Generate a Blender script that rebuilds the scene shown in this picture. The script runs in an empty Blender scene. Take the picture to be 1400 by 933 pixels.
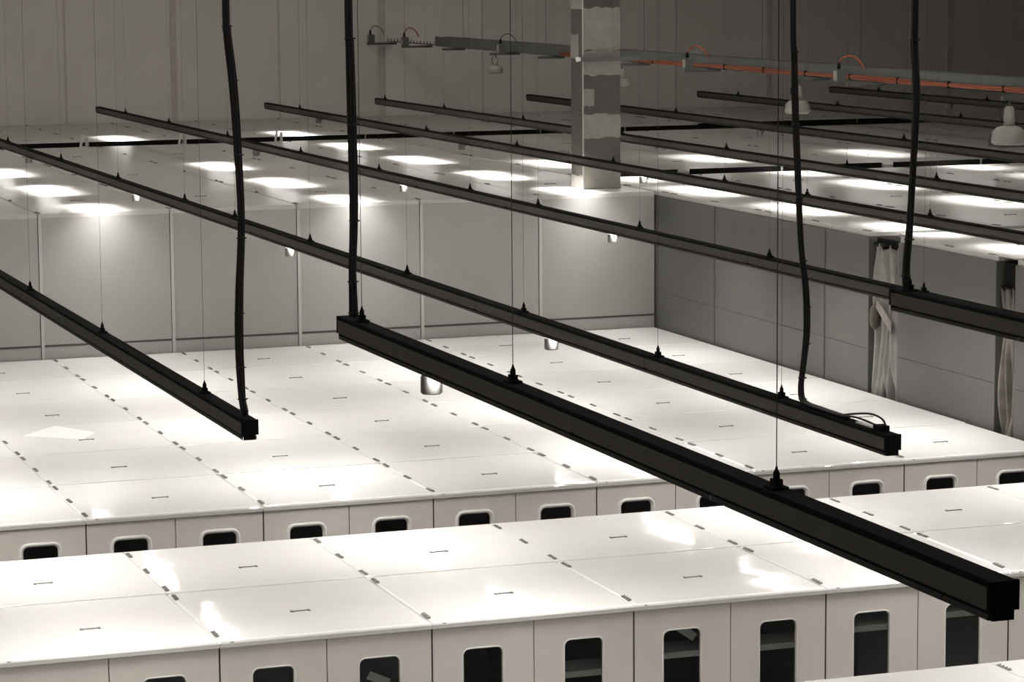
import bpy, math, random
from mathutils import Vector, Matrix
random.seed(7)
S = bpy.context.scene
COL = S.collection

# ------------------------------------------------------------------ camera
YAW, PIT, ROL, FPX = 0.3427, -0.1329, -0.0075, 3884.8
cam_d = bpy.data.cameras.new('camera'); cam = bpy.data.objects.new('camera', cam_d); COL.objects.link(cam)
fw = Vector((math.sin(YAW)*math.cos(PIT), math.cos(YAW)*math.cos(PIT), math.sin(PIT)))
r0 = Vector((math.cos(YAW), -math.sin(YAW), 0)); u0 = r0.cross(fw)
rr = r0*math.cos(ROL) + u0*math.sin(ROL); uu = -r0*math.sin(ROL) + u0*math.cos(ROL)
mw = Matrix((rr, uu, -fw)).transposed().to_4x4(); mw.translation = (0, 0, 10.0)
cam.matrix_world = mw
cam_d.sensor_width = 36; cam_d.lens = FPX/1400*36; cam_d.clip_end = 300
S.camera = cam
S.cycles.max_bounces = 8
# ------------------------------------------------------------------ world, exposure
wd = bpy.data.worlds.new('world'); S.world = wd; wd.use_nodes = True
wd.node_tree.nodes['Background'].inputs[0].default_value = (0.02, 0.019, 0.018, 1)
wd.node_tree.nodes['Background'].inputs[1].default_value = 1.0
S.view_settings.view_transform = 'Standard'; S.view_settings.look = 'None'
S.view_settings.gamma = 1; S.view_settings.use_curve_mapping = False
S.view_settings.exposure = 0.0
LED_W = 80.0                      # watts of one light insert
FILL_L = 1.2                       # glow of the fill strips added to the ceiling
LED_COL = (1.0, 0.975, 0.94)

# ------------------------------------------------------------------ materials
MATS = {}
def mat(name, col, rough=0.5, spec=0.5, metal=0.0, var=0.06, scale=3.0, bump=0.0, bscale=1.0, emit=None, estr=0.0):
    if name in MATS: return MATS[name]
    m = bpy.data.materials.new(name); m.use_nodes = True; nt = m.node_tree; N = nt.nodes; L = nt.links
    b = N['Principled BSDF']
    b.inputs['Roughness'].default_value = rough; b.inputs['Specular IOR Level'].default_value = spec
    b.inputs['Metallic'].default_value = metal
    tc = N.new('ShaderNodeTexCoord'); oi = N.new('ShaderNodeObjectInfo')
    sc = N.new('ShaderNodeVectorMath'); sc.operation = 'SCALE'; sc.inputs[0].default_value = (37.0, 91.0, 53.0)
    L.new(oi.outputs['Random'], sc.inputs['Scale'])
    ad = N.new('ShaderNodeVectorMath'); ad.operation = 'ADD'
    L.new(tc.outputs['Object'], ad.inputs[0]); L.new(sc.outputs[0], ad.inputs[1])
    nz = N.new('ShaderNodeTexNoise'); nz.inputs['Scale'].default_value = scale; nz.inputs['Detail'].default_value = 4
    L.new(ad.outputs[0], nz.inputs['Vector'])
    rp = N.new('ShaderNodeValToRGB')
    lo = [max(0, c*(1-var)) for c in col]; hi = [min(1, c*(1+var)) for c in col]
    rp.color_ramp.elements[0].position = .3; rp.color_ramp.elements[1].position = .7
    rp.color_ramp.elements[0].color = (*lo, 1); rp.color_ramp.elements[1].color = (*hi, 1)
    L.new(nz.outputs['Fac'], rp.inputs['Fac']); L.new(rp.outputs['Color'], b.inputs['Base Color'])
    if bump > 0:
        n2 = N.new('ShaderNodeTexNoise'); n2.inputs['Scale'].default_value = bscale; n2.inputs['Detail'].default_value = 1.5
        L.new(ad.outputs[0], n2.inputs['Vector'])
        bp = N.new('ShaderNodeBump'); bp.inputs['Strength'].default_value = 1.0; bp.inputs['Distance'].default_value = bump
        L.new(n2.outputs['Fac'], bp.inputs['Height']); L.new(bp.outputs['Normal'], b.inputs['Normal'])
    if emit:
        b.inputs['Emission Color'].default_value = (*emit, 1); b.inputs['Emission Strength'].default_value = estr
    MATS[name] = m; return m

ROOF = mat('glossy_white_roof', (.72, .707, .688), .055, .5, var=.012, scale=1.5, bump=.008, bscale=.7)
ROOFT = mat('upper_roof_sheet', (.47, .458, .437), .28, .5, var=.06, scale=1.2, bump=.012, bscale=.8)
FACE = mat('cream_wall_panel', (.80, .745, .69), .45, .4, var=.025, scale=2.0)
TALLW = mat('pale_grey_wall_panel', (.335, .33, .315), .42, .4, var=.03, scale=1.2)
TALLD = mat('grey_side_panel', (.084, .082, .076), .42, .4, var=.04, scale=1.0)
STRIP = mat('white_cover_strip', (.45, .443, .425), .4)
SEAM = mat('dark_joint_rubber', (.06, .055, .05), .7)
RIM = mat('white_window_frame', (.93, .92, .90), .3, .5, var=.01)
CORE = mat('dark_cabin_core', (.05, .048, .045), .8)
INTER = mat('dim_cabin_lining', (.15, .147, .14), .7)
SHELF = mat('white_shelf_board', (.90, .89, .87), .5)
FILM = mat('milky_film', (.82, .81, .79), .25, .5, var=.02)
PAPER = mat('paper_sheet', (.85, .86, .84), .6)
CLIP = mat('grey_metal_clip', (.19, .186, .176), .6, .2, metal=.0, var=.15, scale=20)
BAR = mat('black_trunking_metal', (.055, .0515, .047), .5, .15, var=.08, scale=1.0)
BARC = mat('black_cover_plate', (.032, .030, .028), .55, .12)
BARD = mat('black_trunking_cap', (.012, .0115, .011), .9, .03)  # black fittings; also paints shade on bar tops and in roof gaps
BLACK = mat('black_cable_rubber', (.012, .011, .011), .55, .3)
LENS = mat('led_lens', (.9, .9, .88), .3, emit=LED_COL, estr=13.0)
SENS = mat('translucent_sensor_plastic', (.13, .127, .12), .35)
WIRE = mat('steel_wire', (.07, .066, .06), .6, .2)
HALL = mat('hall_wall_panel', (.71, .68, .64), .6, .3, var=.05, scale=.5)
HSTR = mat('hall_cover_strip', (.56, .52, .48), .6, .3)
FLOOR = mat('concrete_floor', (.20, .195, .185), .6, var=.15, scale=.8)
CEIL = mat('pale_ceiling', (.60, .58, .55), .8, var=.1)
CONC = mat('dark_column_primer', (.068, .063, .056), .8, var=.10, scale=4)
PLAS = mat('light_plaster', (.235, .22, .203), .85, var=.08, scale=6)
GALV = mat('galvanised_steel', (.105, .108, .103), .6, .3, metal=.0, var=.1, scale=3)
ORNG = mat('orange_cable_sheath', (.33, .080, .030), .5)
LAMPW = mat('lamp_white_enamel', (.34, .33, .305), .4)
CURT = mat('milky_plastic_sheet', (.21, .20, .187), .35, .5, var=.12, scale=5)
CURTB = mat('stained_plastic_sheet', (.16, .143, .128), .45, .4, var=.35, scale=4)
OLIVE = mat('olive_rag', (.06, .05, .035), .8)

def glass_mat():
    m = bpy.data.materials.new('tinted_window_glass'); m.use_nodes = True; nt = m.node_tree; N = nt.nodes; L = nt.links
    N.remove(N['Principled BSDF']); out = N['Material Output']
    tr = N.new('ShaderNodeBsdfTransparent'); tr.inputs[0].default_value = (.90, .915, .915, 1)
    gl = N.new('ShaderNodeBsdfGlossy'); gl.inputs['Roughness'].default_value = .03; gl.inputs[0].default_value = (.9, .92, .92, 1)
    fr = N.new('ShaderNodeFresnel'); fr.inputs[0].default_value = 1.45
    mx = N.new('ShaderNodeMixShader'); L.new(fr.outputs[0], mx.inputs[0]); L.new(tr.outputs[0], mx.inputs[1]); L.new(gl.outputs[0], mx.inputs[2])
    L.new(mx.outputs[0], out.inputs[0]); return m
GLASS = glass_mat()

# ------------------------------------------------------------------ mesh helpers
class MB:
    def __init__(s): s.v = []; s.f = []; s.sm = []
    def poly(s, pts, faces, smooth=False):
        o = len(s.v); s.v += [tuple(p) for p in pts]
        for f in faces: s.f.append([o+i for i in f]); s.sm.append(smooth)
        return s
    def box(s, x0, x1, y0, y1, z0, z1):
        p = [(x0,y0,z0),(x1,y0,z0),(x1,y1,z0),(x0,y1,z0),(x0,y0,z1),(x1,y0,z1),(x1,y1,z1),(x0,y1,z1)]
        return s.poly(p, [(0,3,2,1),(4,5,6,7),(0,1,5,4),(1,2,6,5),(2,3,7,6),(3,0,4,7)])
    def bevbox(s, x0, x1, y0, y1, z0, z1, b):
        # box whose top edge is chamfered
        def ring(i, z): return [(x0+i,y0+i,z),(x1-i,y0+i,z),(x1-i,y1-i,z),(x0+i,y1-i,z)]
        p = ring(0,z0)+ring(0,z1-b)+ring(b*.35,z1-b*.35)+ring(b,z1)
        f = [(3,2,1,0),(12,13,14,15)]
        for k in range(3):
            for i in range(4): f.append((4*k+i, 4*k+(i+1)%4, 4*k+4+(i+1)%4, 4*k+4+i))
        return s.poly(p, f)
    def tube(s, pts, r, n=6, cap=True):
        pts = [Vector(p) for p in pts]; rings = []
        for i, p in enumerate(pts):
            d = (pts[min(i+1,len(pts)-1)] - pts[max(i-1,0)]).normalized()
            a = d.cross(Vector((0.31,0.9,0.2))).normalized(); b = d.cross(a)
            rings += [p + (a*math.cos(t)+b*math.sin(t))*r for t in [2*math.pi*k/n for k in range(n)]]
        f = []
        for i in range(len(pts)-1):
            for k in range(n): f.append((i*n+k, i*n+(k+1)%n, (i+1)*n+(k+1)%n, (i+1)*n+k))
        if cap: f.append(tuple(range(n))[::-1]); f.append(tuple(range((len(pts)-1)*n, len(pts)*n)))
        return s.poly(rings, f, True)
    def lathe(s, prof, cx=0, cy=0, n=20):
        p = []
        for r, z in prof: p += [(cx+r*math.cos(2*math.pi*k/n), cy+r*math.sin(2*math.pi*k/n), z) for k in range(n)]
        f = []
        for i in range(len(prof)-1):
            for k in range(n): f.append((i*n+k, i*n+(k+1)%n, (i+1)*n+(k+1)%n, (i+1)*n+k))
        f.append(tuple(range(n))[::-1]); f.append(tuple(range((len(prof)-1)*n, len(prof)*n)))
        return s.poly(p, f, True)
    def prism_y(s, prof, y0, y1):
        n = len(prof); p = [(x,y0,z) for x,z in prof]+[(x,y1,z) for x,z in prof]
        return s.poly(p, [tuple(range(n)), tuple(range(2*n-1,n-1,-1))]+[(i,n+i,n+(i+1)%n,(i+1)%n) for i in range(n)])
    def prism_n(s, prof, y0, y1):           # same, outline given in x,z, extruded in y (alias kept for windows)
        return s.prism_y(prof, y0, y1)
    def mesh(s, name, m):
        me = bpy.data.meshes.new(name); me.from_pydata(s.v, [], s.f)
        me.polygons.foreach_set('use_smooth', s.sm); me.materials.append(m); me.update(); return me
    def build(s, name, m, parent=None, loc=None): return put(name, s.mesh(name, m), parent, loc)

def put(name, me, parent=None, loc=None, rz=0.0):
    o = bpy.data.objects.new(name, me); COL.objects.link(o)
    if parent: o.parent = parent
    if loc: o.location = loc
    if rz: o.rotation_euler = (0,0,rz)
    return o
def thing(name, label, cat, loc=(0,0,0), group=None):
    o = bpy.data.objects.new(name, None); COL.objects.link(o); o.location = loc; o.empty_display_size = .2
    return tag(o, label, cat, group)
def tag(o, label, cat, group=None):
    o['label'] = label; o['category'] = cat
    if group: o['group'] = group
    return o
def struct(o, label=None):
    o['kind'] = 'structure'
    if label: o['label'] = label
    return o
ORD = ['first','second','third','fourth','fifth','sixth','seventh','eighth','ninth','tenth','eleventh','twelfth','thirteenth','fourteenth','fifteenth','sixteenth','seventeenth']
def smooth_path(pts, sub=6):
    pts = [Vector(p) for p in pts]; out = []
    for i in range(len(pts)-1):
        a = pts[max(i-1,0)]; b = pts[i]; c = pts[i+1]; d = pts[min(i+2,len(pts)-1)]
        for k in range(sub):
            t = k/sub
            out.append(.5*((2*b)+(c-a)*t+(2*a-5*b+4*c-d)*t*t+(3*b-a-3*c+d)*t**3))
    out.append(pts[-1]); return out
def rrect(cx, cz, w, h, r, n=4):
    out = []
    for sx, sz, a0 in ((1,1,0),(-1,1,90),(-1,-1,180),(1,-1,270)):
        for k in range(n+1):
            a = math.radians(a0+90*k/n)
            out.append((cx+sx*(w/2-r)+r*math.cos(a), cz+sz*(h/2-r)+r*math.sin(a)))
    return out

# ------------------------------------------------------------------ the hall
WY = 81.0; CEILZ = 14.0
struct(MB().box(-30, 62, -8, WY+.3, -.2, 0).build('floor', FLOOR), 'grey concrete hall floor')
struct(MB().box(-30, 62, -8, WY+.3, CEILZ, CEILZ+.2).build('ceiling', CEIL), 'dark hall ceiling')
wb = struct(MB().box(-30, 62, WY+.06, WY+.3, 0, CEILZ).build('wall_back', SEAM), 'grey panelled back wall of the hall')
struct(MB().box(-30.3, -30, -8, WY+.3, 0, CEILZ).build('wall_left', HALL), 'hall side wall')
struct(MB().box(62, 62.3, -8, WY+.3, 0, CEILZ).build('wall_right', HALL), 'hall side wall')
struct(MB().box(-30, 62, -8.3, -8, 0, CEILZ).build('wall_front', HALL), 'hall end wall')
hp = MB().box(.012, 3.15-.012, 0, .06, 0, CEILZ).mesh('wall_panel', HALL)
hs = MB().box(-.09, .09, -.035, 0, 0, CEILZ).mesh('cover_strip', HSTR)
hs2 = MB().box(-.03, .03, -.012, 0, 0, CEILZ).mesh('joint_strip', HSTR)
for i in range(-15, 12):
    x = 18.57 + 3.15*i
    if x > -29 and x < 58:
        put('wall_panel', hp, wb, (x, WY, 0))
        put('cover_strip' if i % 2 == 0 else 'joint_strip', hs if i % 2 == 0 else hs2, wb, (x, WY, 0))

FILL = mat('dusk_rooflight', (.8,.8,.78), .5, emit=(1.0,.95,.88), estr=FILL_L)  # glowing strips added in the unseen ceiling to brighten hall wall and roofs
for i, x in enumerate((-22.0, -12.0, -2.0, 8.0, 18.0, 28.0)):
    o = struct(MB().box(x-1.6, x+1.6, 8, 74, CEILZ-.06, CEILZ-.02).build('window_%d' % (i+1), FILL), 'dim daylit rooflight strip in the hall ceiling')

# ------------------------------------------------------------------ lower cabins
RZ = 2.79          # top of the lower roofs
X0 = 7.03; W = 2.40
TH = .075
# roof panel (origin at its front left corner, on top of the body)
def roof_panel_mesh(d, m=ROOF, w=W, gx=.003, g0=0., g1=.016, lip=0.):
    return MB().bevbox(gx, w-gx, -lip+g0, d-g1, -TH, 0, .03 if lip else .004).mesh('roof_panel', m)
def clip_mesh(k=1.0):
    b = MB(); b.box(.012,.052,-.13,.13,0,.006)
    for t in (-.10,-.035,.035,.10): b.poly([(x+.034, y+t, z) for (x,y) in ((-.030,-.022),(.022,.002),(.030,.022),(-.022,-.002)) for z in (.006,.014)], [(0,2,4,6),(7,5,3,1),(0,1,3,2),(2,3,5,4),(4,5,7,6),(6,7,1,0)])
    return b.mesh('latch_clip', CLIP)
CLIPM = clip_mesh()
hb = MB(); hb.box(-.10,.10,-.012,.012,.002,.010); hb.box(-.112,-.088,-.03,.03,0,.012); hb.box(.088,.112,-.03,.03,0,.012)
HANDM = hb.mesh('lifting_handle', CLIP)
bt = MB(); bt.box(-.02,.02,-.012,.012,-.02,.02); BOLTM = bt.mesh('edge_bolt', CLIP)

# window panel: 1.2 m wide slab with a rounded opening
PW = 1.2; WIN_W, WIN_H = .46, .95
def panel_mesh(win_top):
    h = RZ-TH-.012; cz = win_top - WIN_H/2; cx = PW/2; b = MB()
    x0, x1 = .006, PW-.006; t = .05
    inner = rrect(cx, cz, WIN_W, WIN_H, .07, 4); n = len(inner); q = n//4
    outer = []
    for k, (x, z) in enumerate(inner):
        side = k//(n//4)
        j = k % (n//4); m_ = n//4
        # project each inner vertex to the border of the panel
        cxs = [x1, x0, x0, x1]; czs = [h, h, 0.01, 0.01]
        outer.append((cxs[side], z) if (j < m_//2) == (side % 2 == 0) and j != m_//2 else ((x, czs[side]) if j != m_//2 else (cxs[side], czs[side])))
    p = [(x,0,z) for x,z in outer]+[(x,0,z) for x,z in inner]+[(x,t,z) for x,z in inner]+[(x,t,z) for x,z in outer]
    f = []
    for i in range(n):
        j = (i+1) % n
        f.append((i,j,n+j,n+i)); f.append((n+i,n+j,2*n+j,2*n+i)); f.append((2*n+i,2*n+j,3*n+j,3*n+i)); f.append((3*n+i,3*n+j,j,i))
    b.poly(p, f); return b.mesh('wall_panel', FACE)
def ring_mesh(win_top, fw_, proud, m):
    cz = win_top-WIN_H/2; a = rrect(PW/2, cz, WIN_W+.01, WIN_H+.01, .07, 5); o = rrect(PW/2, cz, WIN_W+2*fw_, WIN_H+2*fw_, .07+fw_, 5); n = len(a)
    p = [(x,0,z) for x,z in o]+[(x,-proud,z) for x,z in [((ox*3+ax)/4,(oz*3+az)/4) for (ox,oz),(ax,az) in zip(o,a)]]+[(x,-proud,z) for x,z in [((ox+ax*3)/4,(oz+az*3)/4) for (ox,oz),(ax,az) in zip(o,a)]]+[(x,.03,z) for x,z in a]
    f = []
    for k in range(3):
        for i in range(n):
            j = (i+1) % n; f.append((k*n+i,k*n+j,(k+1)*n+j,(k+1)*n+i))
    return MB().poly(p, f, True).mesh('window_frame', m)
def pane_mesh(win_top):
    a = rrect(PW/2, win_top-WIN_H/2, WIN_W+.02, WIN_H+.02, .07, 5)
    return MB().prism_y(a, .034, .042).mesh('window_pane', GLASS)
PANEL1, RING1, PANE1 = panel_mesh(2.44), ring_mesh(2.44, .018, .008, RIM), pane_mesh(2.44)
PANEL2, RING2, PANE2 = panel_mesh(2.46), ring_mesh(2.46, .055, .030, RIM), pane_mesh(2.46)

def body_mesh(depth, hollow):
    h = RZ-TH-.004; b = MB(); g = .012
    if not hollow: return b.box(g, W-g, .01, depth-.012, 0, h).mesh('cabin_body', FACE)
    b.box(g, .05, .055, depth-.012, 0, h); b.box(W-.05, W-g, .055, depth-.012, 0, h)
    b.box(.05, W-.05, depth-.06, depth-.012, 0, h); b.box(.05, W-.05, .055, depth-.06, 0, .05); b.box(.05, W-.05, .055, depth-.06, h-.03, h)
    return b.mesh('cabin_body', INTER)
def make_cabin(label, x, y, d, np_, front, group, skip_mid=False, shelf=None, paper=None, clips=True):
    t = thing('modular_cabin', label, 'cabin', (x, y, 0), group)
    P = d/np_
    put('cabin_body', BODY[(round(d,3), bool(front))], t)
    for j in range(np_):
        rp = put('roof_panel', RPAN[(round(P,3), j == 0 and bool(front))], t, (0, j*P, RZ))
        if clips:
            ks = [.22, P*.5, P-.26]
            if skip_mid and j == 0: ks = [.30, P-.26]
            for q in ks: put('latch_clip', CLIPM, rp, (0, q, .001), random.uniform(-.04,.04))
        put('lifting_handle', HANDM, rp, (W*.5+random.uniform(-.05,.05), P*.42, 0.0))
    if front:
        pm, rm, gm = front
        for k in range(2):
            p = put('wall_panel', pm, t, (k*PW, 0, 0))
            put('window_frame', rm, p); put('window_pane', gm, p)
        put('corner_seam', SEAMM, t); put('edge_bolt', BOLTM, t, (.14, -.02, RZ-.035))
        if shelf:
            for k, z in enumerate(shelf):
                if z: put('shelf_board', SHELFM, t, (k*PW, .062, z))
        if paper is not None:
            k, dx, z, a = paper
            o = put('paper_sheet', PAPM, t, (k*PW+.6+dx, .12, z)); o.rotation_euler = (math.radians(12), math.radians(a), 0)
    return t
SEAMM = MB().box(.001, .012, -.003, .03, 0, RZ-.08).mesh('corner_seam', SEAM)
SHELFM = MB().box(.10, 1.10, 0, .50, -.07, 0).mesh('shelf_board', SHELF)
PAPM = MB().box(-.13, .13, 0, .003, -.05, .05).mesh('paper_sheet', PAPER)
BODY = {}; RPAN = {}
Y1, D1 = 29.14, 4.98
Y2, D2 = 36.42, 5.095
Y00, D00 = 20.33, 4.98
for d in (D1, D2):
    for h in (True, False): BODY[(round(d,3), h)] = body_mesh(d, h)
    P = d/2
    RPAN[(round(P,3), True)] = roof_panel_mesh(P, lip=.035, g0=0)
    RPAN[(round(P,3), False)] = roof_panel_mesh(P, g0=.012)

sh = {2:(None,2.06),3:(2.17,2.16),4:(2.27,2.34)}
pa = {1:(1, .02, 2.17, 25), 3:(0, .10, 2.38, 35)}
n = 0
for k in range(-1, 6):
    make_cabin('white cabin with glossy roof and tall windows, %s from left in the nearer cabin row' % ORD[n], X0+W*(k), Y1, D1, 2, (PANEL1, RING1, PANE1), 'cabins of the nearer row', True, sh.get(k+1), pa.get(k+1)); n += 1
lay = ['front, facing the aisle', 'middle of three', 'rearmost, against the wall']
for j in range(3):
    for n, k in enumerate(range(-1, 6)):
        if j == 2 and k == -1: continue
        make_cabin('white-roofed cabin, %s column of the wide middle block, %s' % (ORD[n], lay[j]), X0+W*k, Y2+j*D2, D2, 2, (PANEL2, RING2, PANE2) if j == 0 else None, 'cabins of the wide middle block')
for n, k in enumerate(range(2, 4)):
    make_cabin('white cabin roof just entering the bottom right corner, %s from left' % ORD[n], X0+W*k, Y00, D00, 2, (PANEL1, RING1, PANE1), 'nearest cabins at the bottom right')

# ------------------------------------------------------------------ two-storey cabins behind and at the right
TZ = 5.48; TW = 2.45; YB = 51.74
GAPY = 70.45
def tall_cabin(label, x0, x1, y0, y1, np_, group, TZ=5.48, loc_name='storeyed_cabin', hide=False):
    t = thing(loc_name, label, 'cabin', (x0, y0, 0), group)
    w = x1-x0; d = y1-y0; P = d/np_
    MB().box(.03, w-.03, .03, d-.03, 0, TZ-.085).build('cabin_body', CORE if not hide else TALLD, t)
    rm = MB().bevbox(.010, w-.010, .004, P-.004, -.08, 0, .012).mesh('roof_panel', ROOFT)
    for j in range(np_):
        rp = put('roof_panel', rm, t, (0, j*P, TZ))
        for q in (.2, P*.5, P-.22): put('latch_clip', CLIPM, rp, (0, q, .001), random.uniform(-.2,.2))
        put('lifting_handle', HANDM, rp, (w*.5, P*.42, 0))
    return t
xb = [6.83, 9.26, 11.72, 14.16, 16.6, 19.03, 21.47]
for i in range(6):
    t = tall_cabin('pale grey two-storey cabin behind the bright roofs, %s wall panel from left' % ORD[i], xb[i], xb[i+1], YB, GAPY, 3, 'two-storey cabins along the back')
    w = xb[i+1]-xb[i]
    MB().box(.008, w-.008, 0, .03, 0, TZ-.081).build('wall_panel', TALLW, t)
    MB().box(.012, w-.012, -.012, 0, RZ, RZ+.21).build('base_rail', TALLW, t)
    MB().box(.012, w-.012, -.006, 0, RZ+.225, RZ+.262).build('shadow_groove', SEAM, t)  # thin dark strip just above the base rail
    MB().box(.002, .06, -.02, 0, RZ, TZ-.082).build('cover_strip', STRIP, t)
# right wing
XR = 21.52; TR = 5.48
blocks = [('right wing behind the wide slot', 42.46, 55.55, 3, 5), ('right wing beyond the dark roof gap', 56.4, GAPY, 2, 9), ('right wing between the two curtained slots', 38.18, 41.41, 1, 2), ('right wing at the right border', 33.2, 37.6, 1, 1)]
for nm, y0, y1, np_, nc in blocks:
    for c in range(nc):
        t = tall_cabin('grey two-storey cabin of the %s, %s from left' % (nm, ORD[c]), XR+TW*c, XR+TW*(c+1), y0, y1, np_, 'two-storey cabins of the right wing', TR)
        if y0 == 56.4: MB().box(.25 if c % 2 else .02, TW-.05, -.03, .004, TR-.4, TR+.05).build('dark_fascia', BARD, t)  # black strip painting the shade inside the middle roof gap
        if c == 0:
            cuts = {42.46: [42.46, 44.13, 48.85, 51.70, 55.55], 56.4: [56.4, 63, GAPY]}.get(y0, [y0, y1])
            for a, b_ in zip(cuts[:-1], cuts[1:]):
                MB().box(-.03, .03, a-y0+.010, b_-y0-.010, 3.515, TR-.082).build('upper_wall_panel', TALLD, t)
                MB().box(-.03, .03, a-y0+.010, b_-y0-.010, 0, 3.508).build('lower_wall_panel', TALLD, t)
                if a > 43: MB().box(-.040, -.03, a-y0-.020, a-y0+.020, RZ, TR-.10).build('joint_strip', SEAM, t)
            for yy in (y0+.015, y1-.015):
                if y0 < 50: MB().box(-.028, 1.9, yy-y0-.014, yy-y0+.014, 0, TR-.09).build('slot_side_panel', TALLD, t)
# roof sheets that bridge the slots
tag(MB().box(XR+.30, XR+4.85, 41.42, 42.02, TR-.06, TR-.006).build('bridging_sheet', ROOFT), 'pale roof sheet bridging the wide curtained slot', 'roof sheet')
tag(MB().box(XR-.02, XR+2.4, 37.56, 38.22, TR+.001, TR+.02).build('bridging_sheet', ROOFT), 'pale roof sheet over the narrow slot near the right border', 'roof sheet')
# far row against the hall wall
for c in range(13):
    xa = 6.83+TW*c
    y0 = 71.7 if xa < 29 else 72.4
    tz = 5.48
    t = tall_cabin('dim two-storey cabin against the hall wall, %s from left' % ORD[c], xa, xa+TW, y0, WY-.12, 2, 'two-storey cabins against the hall wall', tz)
    MB().box(.02, TW-.02, -.02, .004, tz-.45, tz+.04).build('dark_fascia', BARD, t)  # black front edge stands in for the shade of the far gap
# small white feet standing in the far gap
fm = MB(); fm.poly([(-.10,-.1,0),(-.05,-.1,0),(.07,.1,.34),(.02,.1,.34),(-.10,-.06,0),(-.05,-.06,0),(.07,.14,.34),(.02,.14,.34)],[(0,1,2,3),(7,6,5,4),(0,4,5,1),(3,2,6,7),(1,5,6,2),(0,3,7,4)]); fm.box(.02,.09,.08,.16,.28,.34); fm.box(-.02,.12,-.12,.18,0,.02); fm.box(.06,.12,-.1,-.04,0,.25)
fme = fm.mesh('gap_bracket', STRIP)
for i, x in enumerate((13.75, 16.25, 18.75)):
    o = put('gap_bracket', fme, None, (x, 70.25, TZ+.001)); tag(o, 'small white bracket at the dark far roof gap, %s from left' % ORD[i], 'bracket', 'white brackets at the far gap')

# curtains in the slots
def curtain(name, label, y0, y1, z0, z1, m, waist, folds, seed, strap):
    rnd = random.Random(seed); nu, nv = 64, 40; b = MB(); pts = []
    ph = [rnd.uniform(0, 6.28) for _ in range(6)]
    for j in range(nv+1):
        v = j/nv; z = z0+(z1-z0)*v
        wv = 1 - waist*math.exp(-((v-.56)/.13)**2) - .06*(1-v)*0
        for i in range(nu+1):
            u = i/nu
            yc = (y0+y1)/2 + .03*math.sin(3*v+ph[4])
            s = (u-.5 + .025*math.sin(5*v+9*u+ph[3]))*wv
            dx = .06*math.sin(folds*2*math.pi*u+ph[0]+2.0*math.sin(3.6*v+ph[1])) + .035*math.sin(folds*4.3*math.pi*u+ph[2]+5*v) + .045*math.sin(8*v+ph[5]+5*u)
            pts.append((XR+.075+dx*(1.0-.3*v), yc+s*(y1-y0), z + (.05*math.sin(u*17+ph[0]) if j == nv else 0)))
    f = [(j*(nu+1)+i, j*(nu+1)+i+1, (j+1)*(nu+1)+i+1, (j+1)*(nu+1)+i) for j in range(nv) for i in range(nu)]
    b.poly(pts, f, True)
    t = thing(name, label, 'curtain', (XR, (y0+y1)/2, 0))
    o = b.build('sheet', m, t); o.location = (-XR, -(y0+y1)/2, 0)
    md = o.modifiers.new('thick', 'SOLIDIFY'); md.thickness = .004
    MB().box(.10, .5, y0-(y0+y1)/2, y1-(y0+y1)/2, z1-.12, TR-.09).build('head_box', BARD, t)  # black box put in as the darkness of the slot above the curtain
    rod = MB().tube([(.06, y0-(y0+y1)/2-.02, z1+.03), (.06, y1-(y0+y1)/2+.02, z1+.03)], .02, 8).build('rail', BARD, t)
    if strap:
        w_ = (y1-y0)/2
        MB().poly([(-.04,w_*.5,4.40),(-.04,w_*.5,4.24),(-.05,-w_*.7,3.86),(-.05,-w_*.7,4.06),(-.02,w_*.5,4.40),(-.02,w_*.5,4.24),(-.03,-w_*.7,3.86),(-.03,-w_*.7,4.06)],[(0,1,2,3),(7,6,5,4),(0,4,5,1),(1,5,6,2),(2,6,7,3),(3,7,4,0)]).build('strap', CURTB, t)
        rg = MB(); rg.lathe([(.02,3.86),(.08,3.92),(.10,4.05),(.09,4.20),(.03,4.30)], 0.0, w_*.70, 10); rg.build('rag', OLIVE, t)
    return t
curtain('plastic_curtain', 'milky plastic curtain gathered in the wide slot of the right wing', 41.45, 42.42, 2.60, 5.26, CURT, .10, 4, 3, True)
curtain('plastic_curtain', 'stained narrow plastic curtain in the slot near the right border', 37.64, 38.14, 2.60, 4.98, CURTB, .05, 3, 11, False)

# ------------------------------------------------------------------ column
cx0, cx1, cy0, cy1 = 20.37, 21.17, 52.8, 53.45
col = thing('building_column', 'square column with patchy plaster rising through the upper roofs', 'column', (cx0, cy0, 0))
MB().box(0, cx1-cx0, 0, cy1-cy0, 0, CEILZ).build('shaft', CONC, col)
MB().box(-.010, .014, -.012, .006, TZ, CEILZ).build('corner_bead', STRIP, col)
def patch(face, a0, a1, z0, z1, seed):
    rnd = random.Random(seed); n_ = 10; pts = []
    low = [(a0+(a1-a0)*i/n_, z0+rnd.uniform(-.022,.022)) for i in range(n_+1)]
    up = [(a0+(a1-a0)*i/n_, z1+rnd.uniform(-.022,.022)) for i in range(n_, -1, -1)]
    out = low+up; m_ = len(out); e = .008
    if face == 'f': p = [(a,-e,z) for a,z in out]+[(a,0,z) for a,z in out]
    else: p = [(-e,a,z) for a,z in out]+[(0,a,z) for a,z in out]
    fs = [(i,i+1,m_-2-i,m_-1-i) for i in range(n_)] + [(i,(i+1)%m_,m_+(i+1)%m_,m_+i) for i in range(m_)]
    MB().poly(p, fs).build('plaster_patch', PLAS, col)
FWd = cx1-cx0
patch('f', .02, FWd, 8.24, 9.08, 1); patch('f', .02, FWd, 7.74, 8.24, 2); patch('f', .02, .24, 7.14, 7.47, 3)
patch('f', .02, FWd, 6.50, 6.97, 4); patch('f', .02, FWd, TZ, 5.98, 5); patch('f', .02, FWd, 9.25, 9.9, 6)
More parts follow.
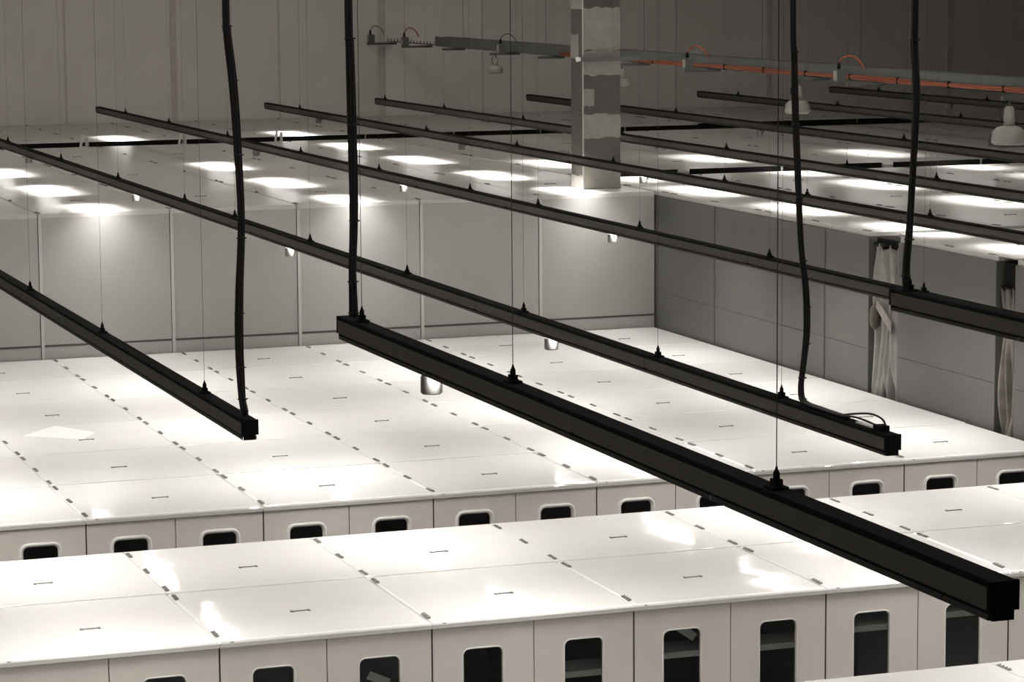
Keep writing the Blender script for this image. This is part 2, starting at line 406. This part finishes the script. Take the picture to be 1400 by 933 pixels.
patch('s', .0, cy1-cy0, 9.06, 9.9, 7); patch('s', .22, cy1-cy0, 8.07, 8.55, 8); patch('s', 0, cy1-cy0, TZ, 5.74, 9)

# ------------------------------------------------------------------ light bars
BW = .14
def bar_profile():
    h = BW/2
    return [(-h,-.026),(h,-.026),(h,-.122),(h-.034,-.125),(h-.034,-.142),(-h+.034,-.142),(-h+.034,-.125),(-h,-.122)][::-1]
SEGM = {}
def seg_mesh(l):
    k = round(l,2)
    if k not in SEGM: SEGM[k] = MB().prism_y(bar_profile(), .003, l-.003).mesh('trunking_segment', BAR)
    return SEGM[k]
CAPM = MB().box(-BW/2-.002, BW/2+.002, -.012, .012, -.124, .004).box(-BW/2+.014, BW/2-.022, -.012, .012, -.166, -.124).mesh('end_cap', BARD)
tc_ = MB().box(-BW/2+.018, BW/2-.018, 0, 1, .0005, .012)
def cover_mesh(l, m): return MB().box(-BW/2+.008, BW/2-.008, .006, l-.006, -.156, -.131).mesh('blank_cover', m)
INSL = 2.5
LENSM = None
lm = MB(); lm.box(-BW/2+.008, -BW/2+.014, .004, INSL-.004, -.167, -.140); lm.box(BW/2-.014, BW/2-.008, .004, INSL-.004, -.167, -.140); lm.box(-BW/2+.014, BW/2-.014, .004, INSL-.004, -.145, -.140); INSF = lm.mesh('insert_rail', BARC)
LENSM = MB().box(-BW/2+.016, BW/2-.016, .01, INSL-.01, -.1655, -.147).mesh('led_lens', LENS)
hm = MB(); hm.box(-.045,.045,-.05,.05,.0,.02); hm.box(-.022,.022,-.03,.03,.02,.055); hm.lathe([(.018,.05),(.018,.085),(.010,.10),(.004,.12)],0,0,8); HANGM = hm.mesh('hanger', BARD)
def wire_mesh(h, r): return MB().tube([(0,0,.10),(0,0,h)], r, 5).mesh('suspension_wire', WIRE)
sm = MB(); sm.lathe([(.015,-.170),(.070,-.172),(.074,-.18),(.074,-.285),(.066,-.295)],0,0,18); SENM = sm.mesh('presence_sensor', SENS)
sq = MB().box(.055,.095,-.03,.03,-.225,-.171).mesh('sensor_lug', SENS)
jb = MB().box(-BW/2-.003,BW/2+.003,-.03,.03,-.132,-.118).mesh('joint_clip', BARD)
COVM = {}
def light_bar(label, x, zt, y0, y1, inserts, hangers, sensors, group, wr=.0016, power=1.0):
    t = thing('light_bar', label, 'light bar', (x, y0, zt), group)
    L_ = y1-y0
    nseg = max(1, round(L_/4.86)); l = L_/nseg
    for i in range(nseg):
        put('trunking_segment', seg_mesh(l), t, (0, i*l, 0))
        if i: put('joint_clip', jb, t, (0, i*l, 0))
    MB().box(-BW/2+.010, BW/2-.010, 0, L_, -.0258, .004).build('top_channel', BARD, t)  # near-black top carries the shade on the bar's upper side in its colour
    put('end_cap', CAPM, t, (0, -.01, 0)); put('end_cap', CAPM, t, (0, L_+.01, 0))
    prev = 0.0
    for yc in sorted(inserts):
        a = yc-y0-INSL/2; b = a+INSL
        if a < 0: a = 0.0; b = INSL
        if b > L_: continue
        if a-prev > .05:
            MB().box(-BW/2+.008, BW/2-.008, prev+.004, a-.004, -.167, -.141).build('blank_cover', BARC, t)
        f = put('light_insert', INSF, t, (0, a, 0)); put('led_lens', LENSM, f)
        ld = LIGHT if power == 1.0 else LIGHT2
        lo = bpy.data.objects.new('led_light', ld); COL.objects.link(lo); lo.parent = t; lo.location = (0, a+INSL/2, -.169)
        prev = b
    if L_-prev > .05: MB().box(-BW/2+.008, BW/2-.008, prev+.004, L_-.004, -.167, -.141).build('blank_cover', BARC, t)
    wm = wire_mesh(CEILZ-zt, wr)
    for yh in hangers:
        if y0 < yh < y1:
            h = put('hanger', HANGM, t, (0, yh-y0, 0)); put('suspension_wire', wm, h)
    for ys in sensors:
        if y0 < ys < y1:
            s_ = put('presence_sensor', SENM, t, (0, ys-y0, 0)); put('sensor_lug', sq, s_)
    return t
def area(power):
    d = bpy.data.lights.new('led_light', 'AREA'); d.shape = 'RECTANGLE'; d.size = .09; d.size_y = INSL-.04
    d.energy = power; d.color = LED_COL; d.spread = math.radians(104); return d
LIGHT = area(LED_W); LIGHT2 = area(LED_W*.5)
INY = [23.8, 28.6, 33.4, 38.2, 43.0, 47.6, 52.15, 57.05, 62.3, 67.7, 73.3]
HGY = [22.3, 25.1, 28.9, 33.1, 37.5, 41.7, 45.0, 50.2, 55.6, 61.7, 67.5, 72.5]
SNY = [28.05, 38.55, 48.7, 59.2, 70.7]
ZF, ZN = 6.20, 7.40
light_bar('black light bar at the left ending over the bright roofs with a cable', 5.83, ZF, 22.91, 76.0, INY, [24.5, 29.0, 33.2]+HGY[4:], [33.5+25.2], 'low light bars')
light_bar('long black light bar crossing to the curled cable loop over the middle block', 10.45, ZF, 20.21, 76.0, INY, HGY, SNY, 'low light bars')
light_bar('long black light bar starting left under the grey wall and passing behind the high bar', 15.33, ZF, 19.5, 76.0, [y for y in INY if y != 67.7], HGY, SNY[1:4], 'low light bars')
light_bar('black light bar passing just in front of the patchy column foot', 19.98, ZF, 19.5, 75.9, INY, HGY, SNY[2:], 'low light bars')
INR = [38.4, 42.5, 46.9, 51.4, 55.3, 59.8]
light_bar('black light bar passing behind the patchy column, far end well left of it', 22.33, 6.386, 29.0, 73.2, INR, HGY[3:], [], 'right light bars', power=.6)
light_bar('black light bar passing behind the patchy column, far end close beside its left side', 26.15, 6.46, 33.0, 71.8, INR, HGY[3:], [57.0], 'right light bars', power=.6)
light_bar('black light bar starting right of the column above the faint roof gap', 30.35, 6.525, 36.0, 70.0, INR[3:], HGY[4:], [53.7], 'right light bars', power=.6)
light_bar('black light bar starting under the white box on the cable tray', 34.4, 6.55, 41.0, 70.3, [], HGY[5:], [63.6], 'right light bars', power=.6)
light_bar('short piece of black light bar below the orange cable at the right border', 38.3, 6.58, 46.0, 69.0, [], HGY[6:], [], 'right light bars', power=.6)
light_bar('high black light bar in the foreground crossing from centre to bottom right', 5.87, ZN, 10.34, 20.10, [12.0, 16.8], [12.58, 16.44, 19.7], [18.08], 'high foreground light bars', wr=.0028)
light_bar('high black light bar starting at the wide curtain and leaving at the right border', 10.41, ZN, 10.0, 20.05, [12.0, 16.8], [12.2, 16.0, 19.86], [], 'high foreground light bars', wr=.0028)

light_bar('low black light bar left of the picture, first of its grid', 1.2, ZF, 22.9, 76.0, INY[:8], HGY, [], 'low light bars')
light_bar('high black light bar left of the picture over the nearest cabins', 1.3, ZN, 10.34, 20.10, [12.0, 16.8], [12.5, 16.4], [], 'high foreground light bars')
light_bar('high black light bar right of the picture over the nearest cabins', 15.0, ZN, 10.34, 20.10, [12.0, 16.8], [12.5, 16.4], [], 'high foreground light bars')
tag(MB().poly([(7.41,43.28,RZ+.002),(8.2,42.59,RZ+.002),(8.53,43.19,RZ+.002),(8.06,44.06,RZ+.002),(7.41,43.28,RZ+.006),(8.2,42.59,RZ+.006),(8.53,43.19,RZ+.006),(8.06,44.06,RZ+.008)],[(3,2,1,0),(4,5,6,7),(0,1,5,4),(1,2,6,5),(2,3,7,6),(3,0,4,7)]).build('loose_sheet', FILM), 'loose white sheet lying on the middle block roofs at left', 'sheet')
# ------------------------------------------------------------------ hanging cable bundles
def bundle(label, pts, n_, r, seed):
    rnd = random.Random(seed); t = thing('cable_bundle', label, 'cable', pts[-1])
    base = [(pts[0][0], pts[0][1], CEILZ)] + [tuple(p) for p in pts]
    sp = smooth_path(base, 8); o0 = Vector(pts[-1])
    for k in range(n_):
        a = 6.28*k/n_+.4; q = []
        for i, p in enumerate(sp):
            s_ = 1 if i < len(sp)-3 else .6
            w_ = .35*math.sin(i*.21+k*2.1)
            q.append(p-o0+Vector((math.cos(a+w_)*r*1.0, math.sin(a+w_)*r, 0))*s_)
        MB().tube(q, r, 7).build('cable_strand', BLACK, t)
    for j in range(6, len(sp)-3, 9):
        d = sp[j]-o0; MB().lathe([(r*2.1,-.006),(r*2.25,0),(r*2.1,.006)], d.x, d.y, 10).build('cable_tie', BLACK, t).location.z = d.z
        MB().box(d.x+r*1.9, d.x+r*2.6, d.y-.004, d.y+.004, d.z-.004, d.z+.004).build('tie_tail', BLACK, t)
    return t
bundle('black cable bundle dropping to the near end of the leftmost light bar', [(5.712,22.95,9.882),(5.715,22.95,9.463),(5.756,22.95,9.042),(5.788,22.95,8.498),(5.806,22.95,7.889),(5.775,22.95,7.278),(5.766,22.95,6.847),(5.784,22.97,6.475),(5.80,23.0,6.33),(5.83,23.05,6.225)], 3, .019, 1)
bundle('black cable bundle dropping to the far end of the foreground light bar', [(5.849,19.85,9.889),(5.852,19.85,9.417),(5.86,19.85,8.835),(5.867,19.85,8.196),(5.85,19.85,7.768),(5.85,19.85,7.50),(5.85,19.85,7.42)], 3, .018, 2)
bundle('black cable bundle curving down to the bar with the curled cable loop', [(10.378,21.95,9.843),(10.389,21.95,9.167),(10.406,21.95,8.61),(10.438,21.95,8.048),(10.468,21.95,7.546),(10.512,21.95,7.166),(10.522,21.95,6.849),(10.503,21.95,6.596),(10.463,21.93,6.344),(10.455,21.85,6.235),(10.45,21.5,6.222),(10.45,21.0,6.222)], 3, .016, 3)
bundle('black cable bundle dropping beside the wide curtain to the high light bar', [(10.534,20.05,9.847),(10.527,20.05,9.332),(10.519,20.0,8.929),(10.50,20.0,8.351),(10.48,20.0,7.886),(10.45,20.0,7.594),(10.43,19.98,7.42)], 2, .018, 4)
lp = thing('cable_loop', 'thin black cable loop curling over the near bar end', 'cable', (10.45,20.35,6.2))
MB().tube(smooth_path([(0,.75,.03),(.01,.55,.07),(.03,.30,.105),(.04,.12,.09),(.04,.05,.04),(.03,.03,.012)],6), .009, 6).build('cable_strand', BLACK, lp)
MB().tube(smooth_path([(-.02,.72,.03),(-.01,.5,.05),(.0,.30,.045),(.01,.14,.03),(.01,.08,.012)],6), .009, 6).build('cable_strand', BLACK, lp)
MB().box(-.04,.05,.0,.12,.005,.05).build('cable_gland', BARD, lp)
tag(MB().box(-.03,.03,0,.34,0,.012).build('white_tape', RIM, None, (10.47,20.5,6.2045)), 'pale tape strip on top of the near bar end under the cable loop', 'tape')

# ------------------------------------------------------------------ cable tray with brackets, boxes and pendant lamps
TX, TRZ = 24.9, 7.66
tray = thing('cable_tray', 'grey cable tray with orange cables hanging across the upper right', 'cable tray', (TX, 38, TRZ))
MB().box(0, .30, 0, 38, 0, .01).build('tray_floor', GALV, tray)
MB().box(0, .012, 0, 38, 0, .27).build('side_rail', GALV, tray); MB().box(.288, .30, 0, 38, 0, .27).build('side_rail', GALV, tray)
MB().box(0, .30, 38, 42.7, .02, .03).build('tray_floor', GALV, tray)
for i in range(15): MB().box(0, .012, 38.1+i*.31, 38.16+i*.31, .02, .12).build('rung', GALV, tray)
for k in range(3):
    q = [(-.03-.012*(k%2), y, .03+.028*k+.010*math.sin(y*1.1+k)) for y in [j*.8 for j in range(0, 36)]]
    MB().tube(q, .016, 6).build('orange_cable', ORNG, tray)
for j in range(0, 28, 2): MB().box(-.06, -.005, j*1.0, j+.03, .0, .12).build('cable_tie', BARD, tray)
for y in (41.5, 48.0, 54.5, 61.0, 67.5, 74.0): MB().tube([(.15, y-38, .2), (.15, y-38, CEILZ-TRZ)], .006, 5).build('hanger_rod', WIRE, tray)
for (y, xl) in ((74.3,-.35),(77.2,-.6),(80.6,-.6),(69.9,-.5),(66.6,-.4),(61.0,-.55),(57.0,-.55),(51.6,-.55),(49.1,-.55),(42.9,-.7)):
    MB().box(xl, .30, y-38-.04, y-38+.04, -.07, -.005).build('bracket', GALV, tray)
MB().box(cx0-TX-.12, 22.45-TX, cy0-38-.1, cy0-38-.03, .36, .45).build('column_bracket', GALV, tray)
MB().tube([(cx0-TX-.16, cy0-38-.065, .405), (cx0-TX-.08, cy0-38-.065, .405)], .05, 10).build('bracket_knob', RIM, tray)
def jbox(i, y, xl, orange):
    t = thing('junction_box', 'small box with %s cable arc on the cable tray, %s from left' % ('an orange' if orange else 'a dark', ORD[i]), 'box', (TX+xl, y, TRZ-.005), 'boxes on the cable tray')
    MB().bevbox(-.05,.13,-.09,.09,0,.24,.02).build('housing', GALV, t); MB().box(-.062,-.05,-.07,.07,.03,.21).build('cover', LAMPW, t)
    MB().lathe([(.035,.24),(.035,.30),(.022,.37)],.02,0,10).build('gland', BARD, t)
    MB().tube(smooth_path([(.02,0,.35),(.06,-.1,.46),(.12,-.3,.50),(.2,-.5,.42),(.25,-.62,.26)],6), .018 if orange else .01, 6).build('cable_arc', ORNG if orange else BLACK, t)
for i, (y, xl, o) in enumerate(((80.5,-.55,False),(77.2,-.55,True),(69.3,-.45,False),(57.0,-.5,True),(49.6,-.5,True))): jbox(i, y, xl, o)
def lamp(i, x, y, s):
    t = thing('pendant_lamp', 'unlit white pendant lamp under the cable tray, %s from left' % ORD[i], 'lamp', (x, y, TRZ-.072), 'pendant lamps under the tray')
    MB().tube([(0,0,0),(0,0,-.12*s)], .02, 8).build('stem', GALV, t)
    MB().lathe([(.05*s,-.10*s),(.085*s,-.14*s),(.10*s,-.42*s),(.07*s,-.44*s)],0,0,14).build('driver_housing', LAMPW, t)
    MB().lathe([(.08*s,-.43*s),(.20*s,-.46*s),(.29*s,-.54*s),(.30*s,-.72*s),(.25*s,-.76*s)],0,0,22).build('reflector', LAMPW, t)
    MB().tube(smooth_path([(-.04,0,0),(-.16*s,0,-.12*s),(-.17*s,0,-.3*s),(-.05*s,0,-.42*s)],6), .01, 6).build('cable', BLACK, t)
lamp(0, 24.55, 69.9, .62); lamp(1, 24.5, 61.0, .62); lamp(2, 24.5, 51.6, .85); lamp(3, 24.35, 42.9, 1.0)
# duct on the far right roofs
dt = thing('roof_duct', 'short grey duct lying on the upper roofs at the right border', 'duct', (34.0, 60.3, TZ))
MB().bevbox(0, 2.6, 0, .6, .0, .30, .08).build('duct_body', GALV, dt); MB().box(.75,.80,-.02,.62,0,.32).build('flange', LAMPW, dt)
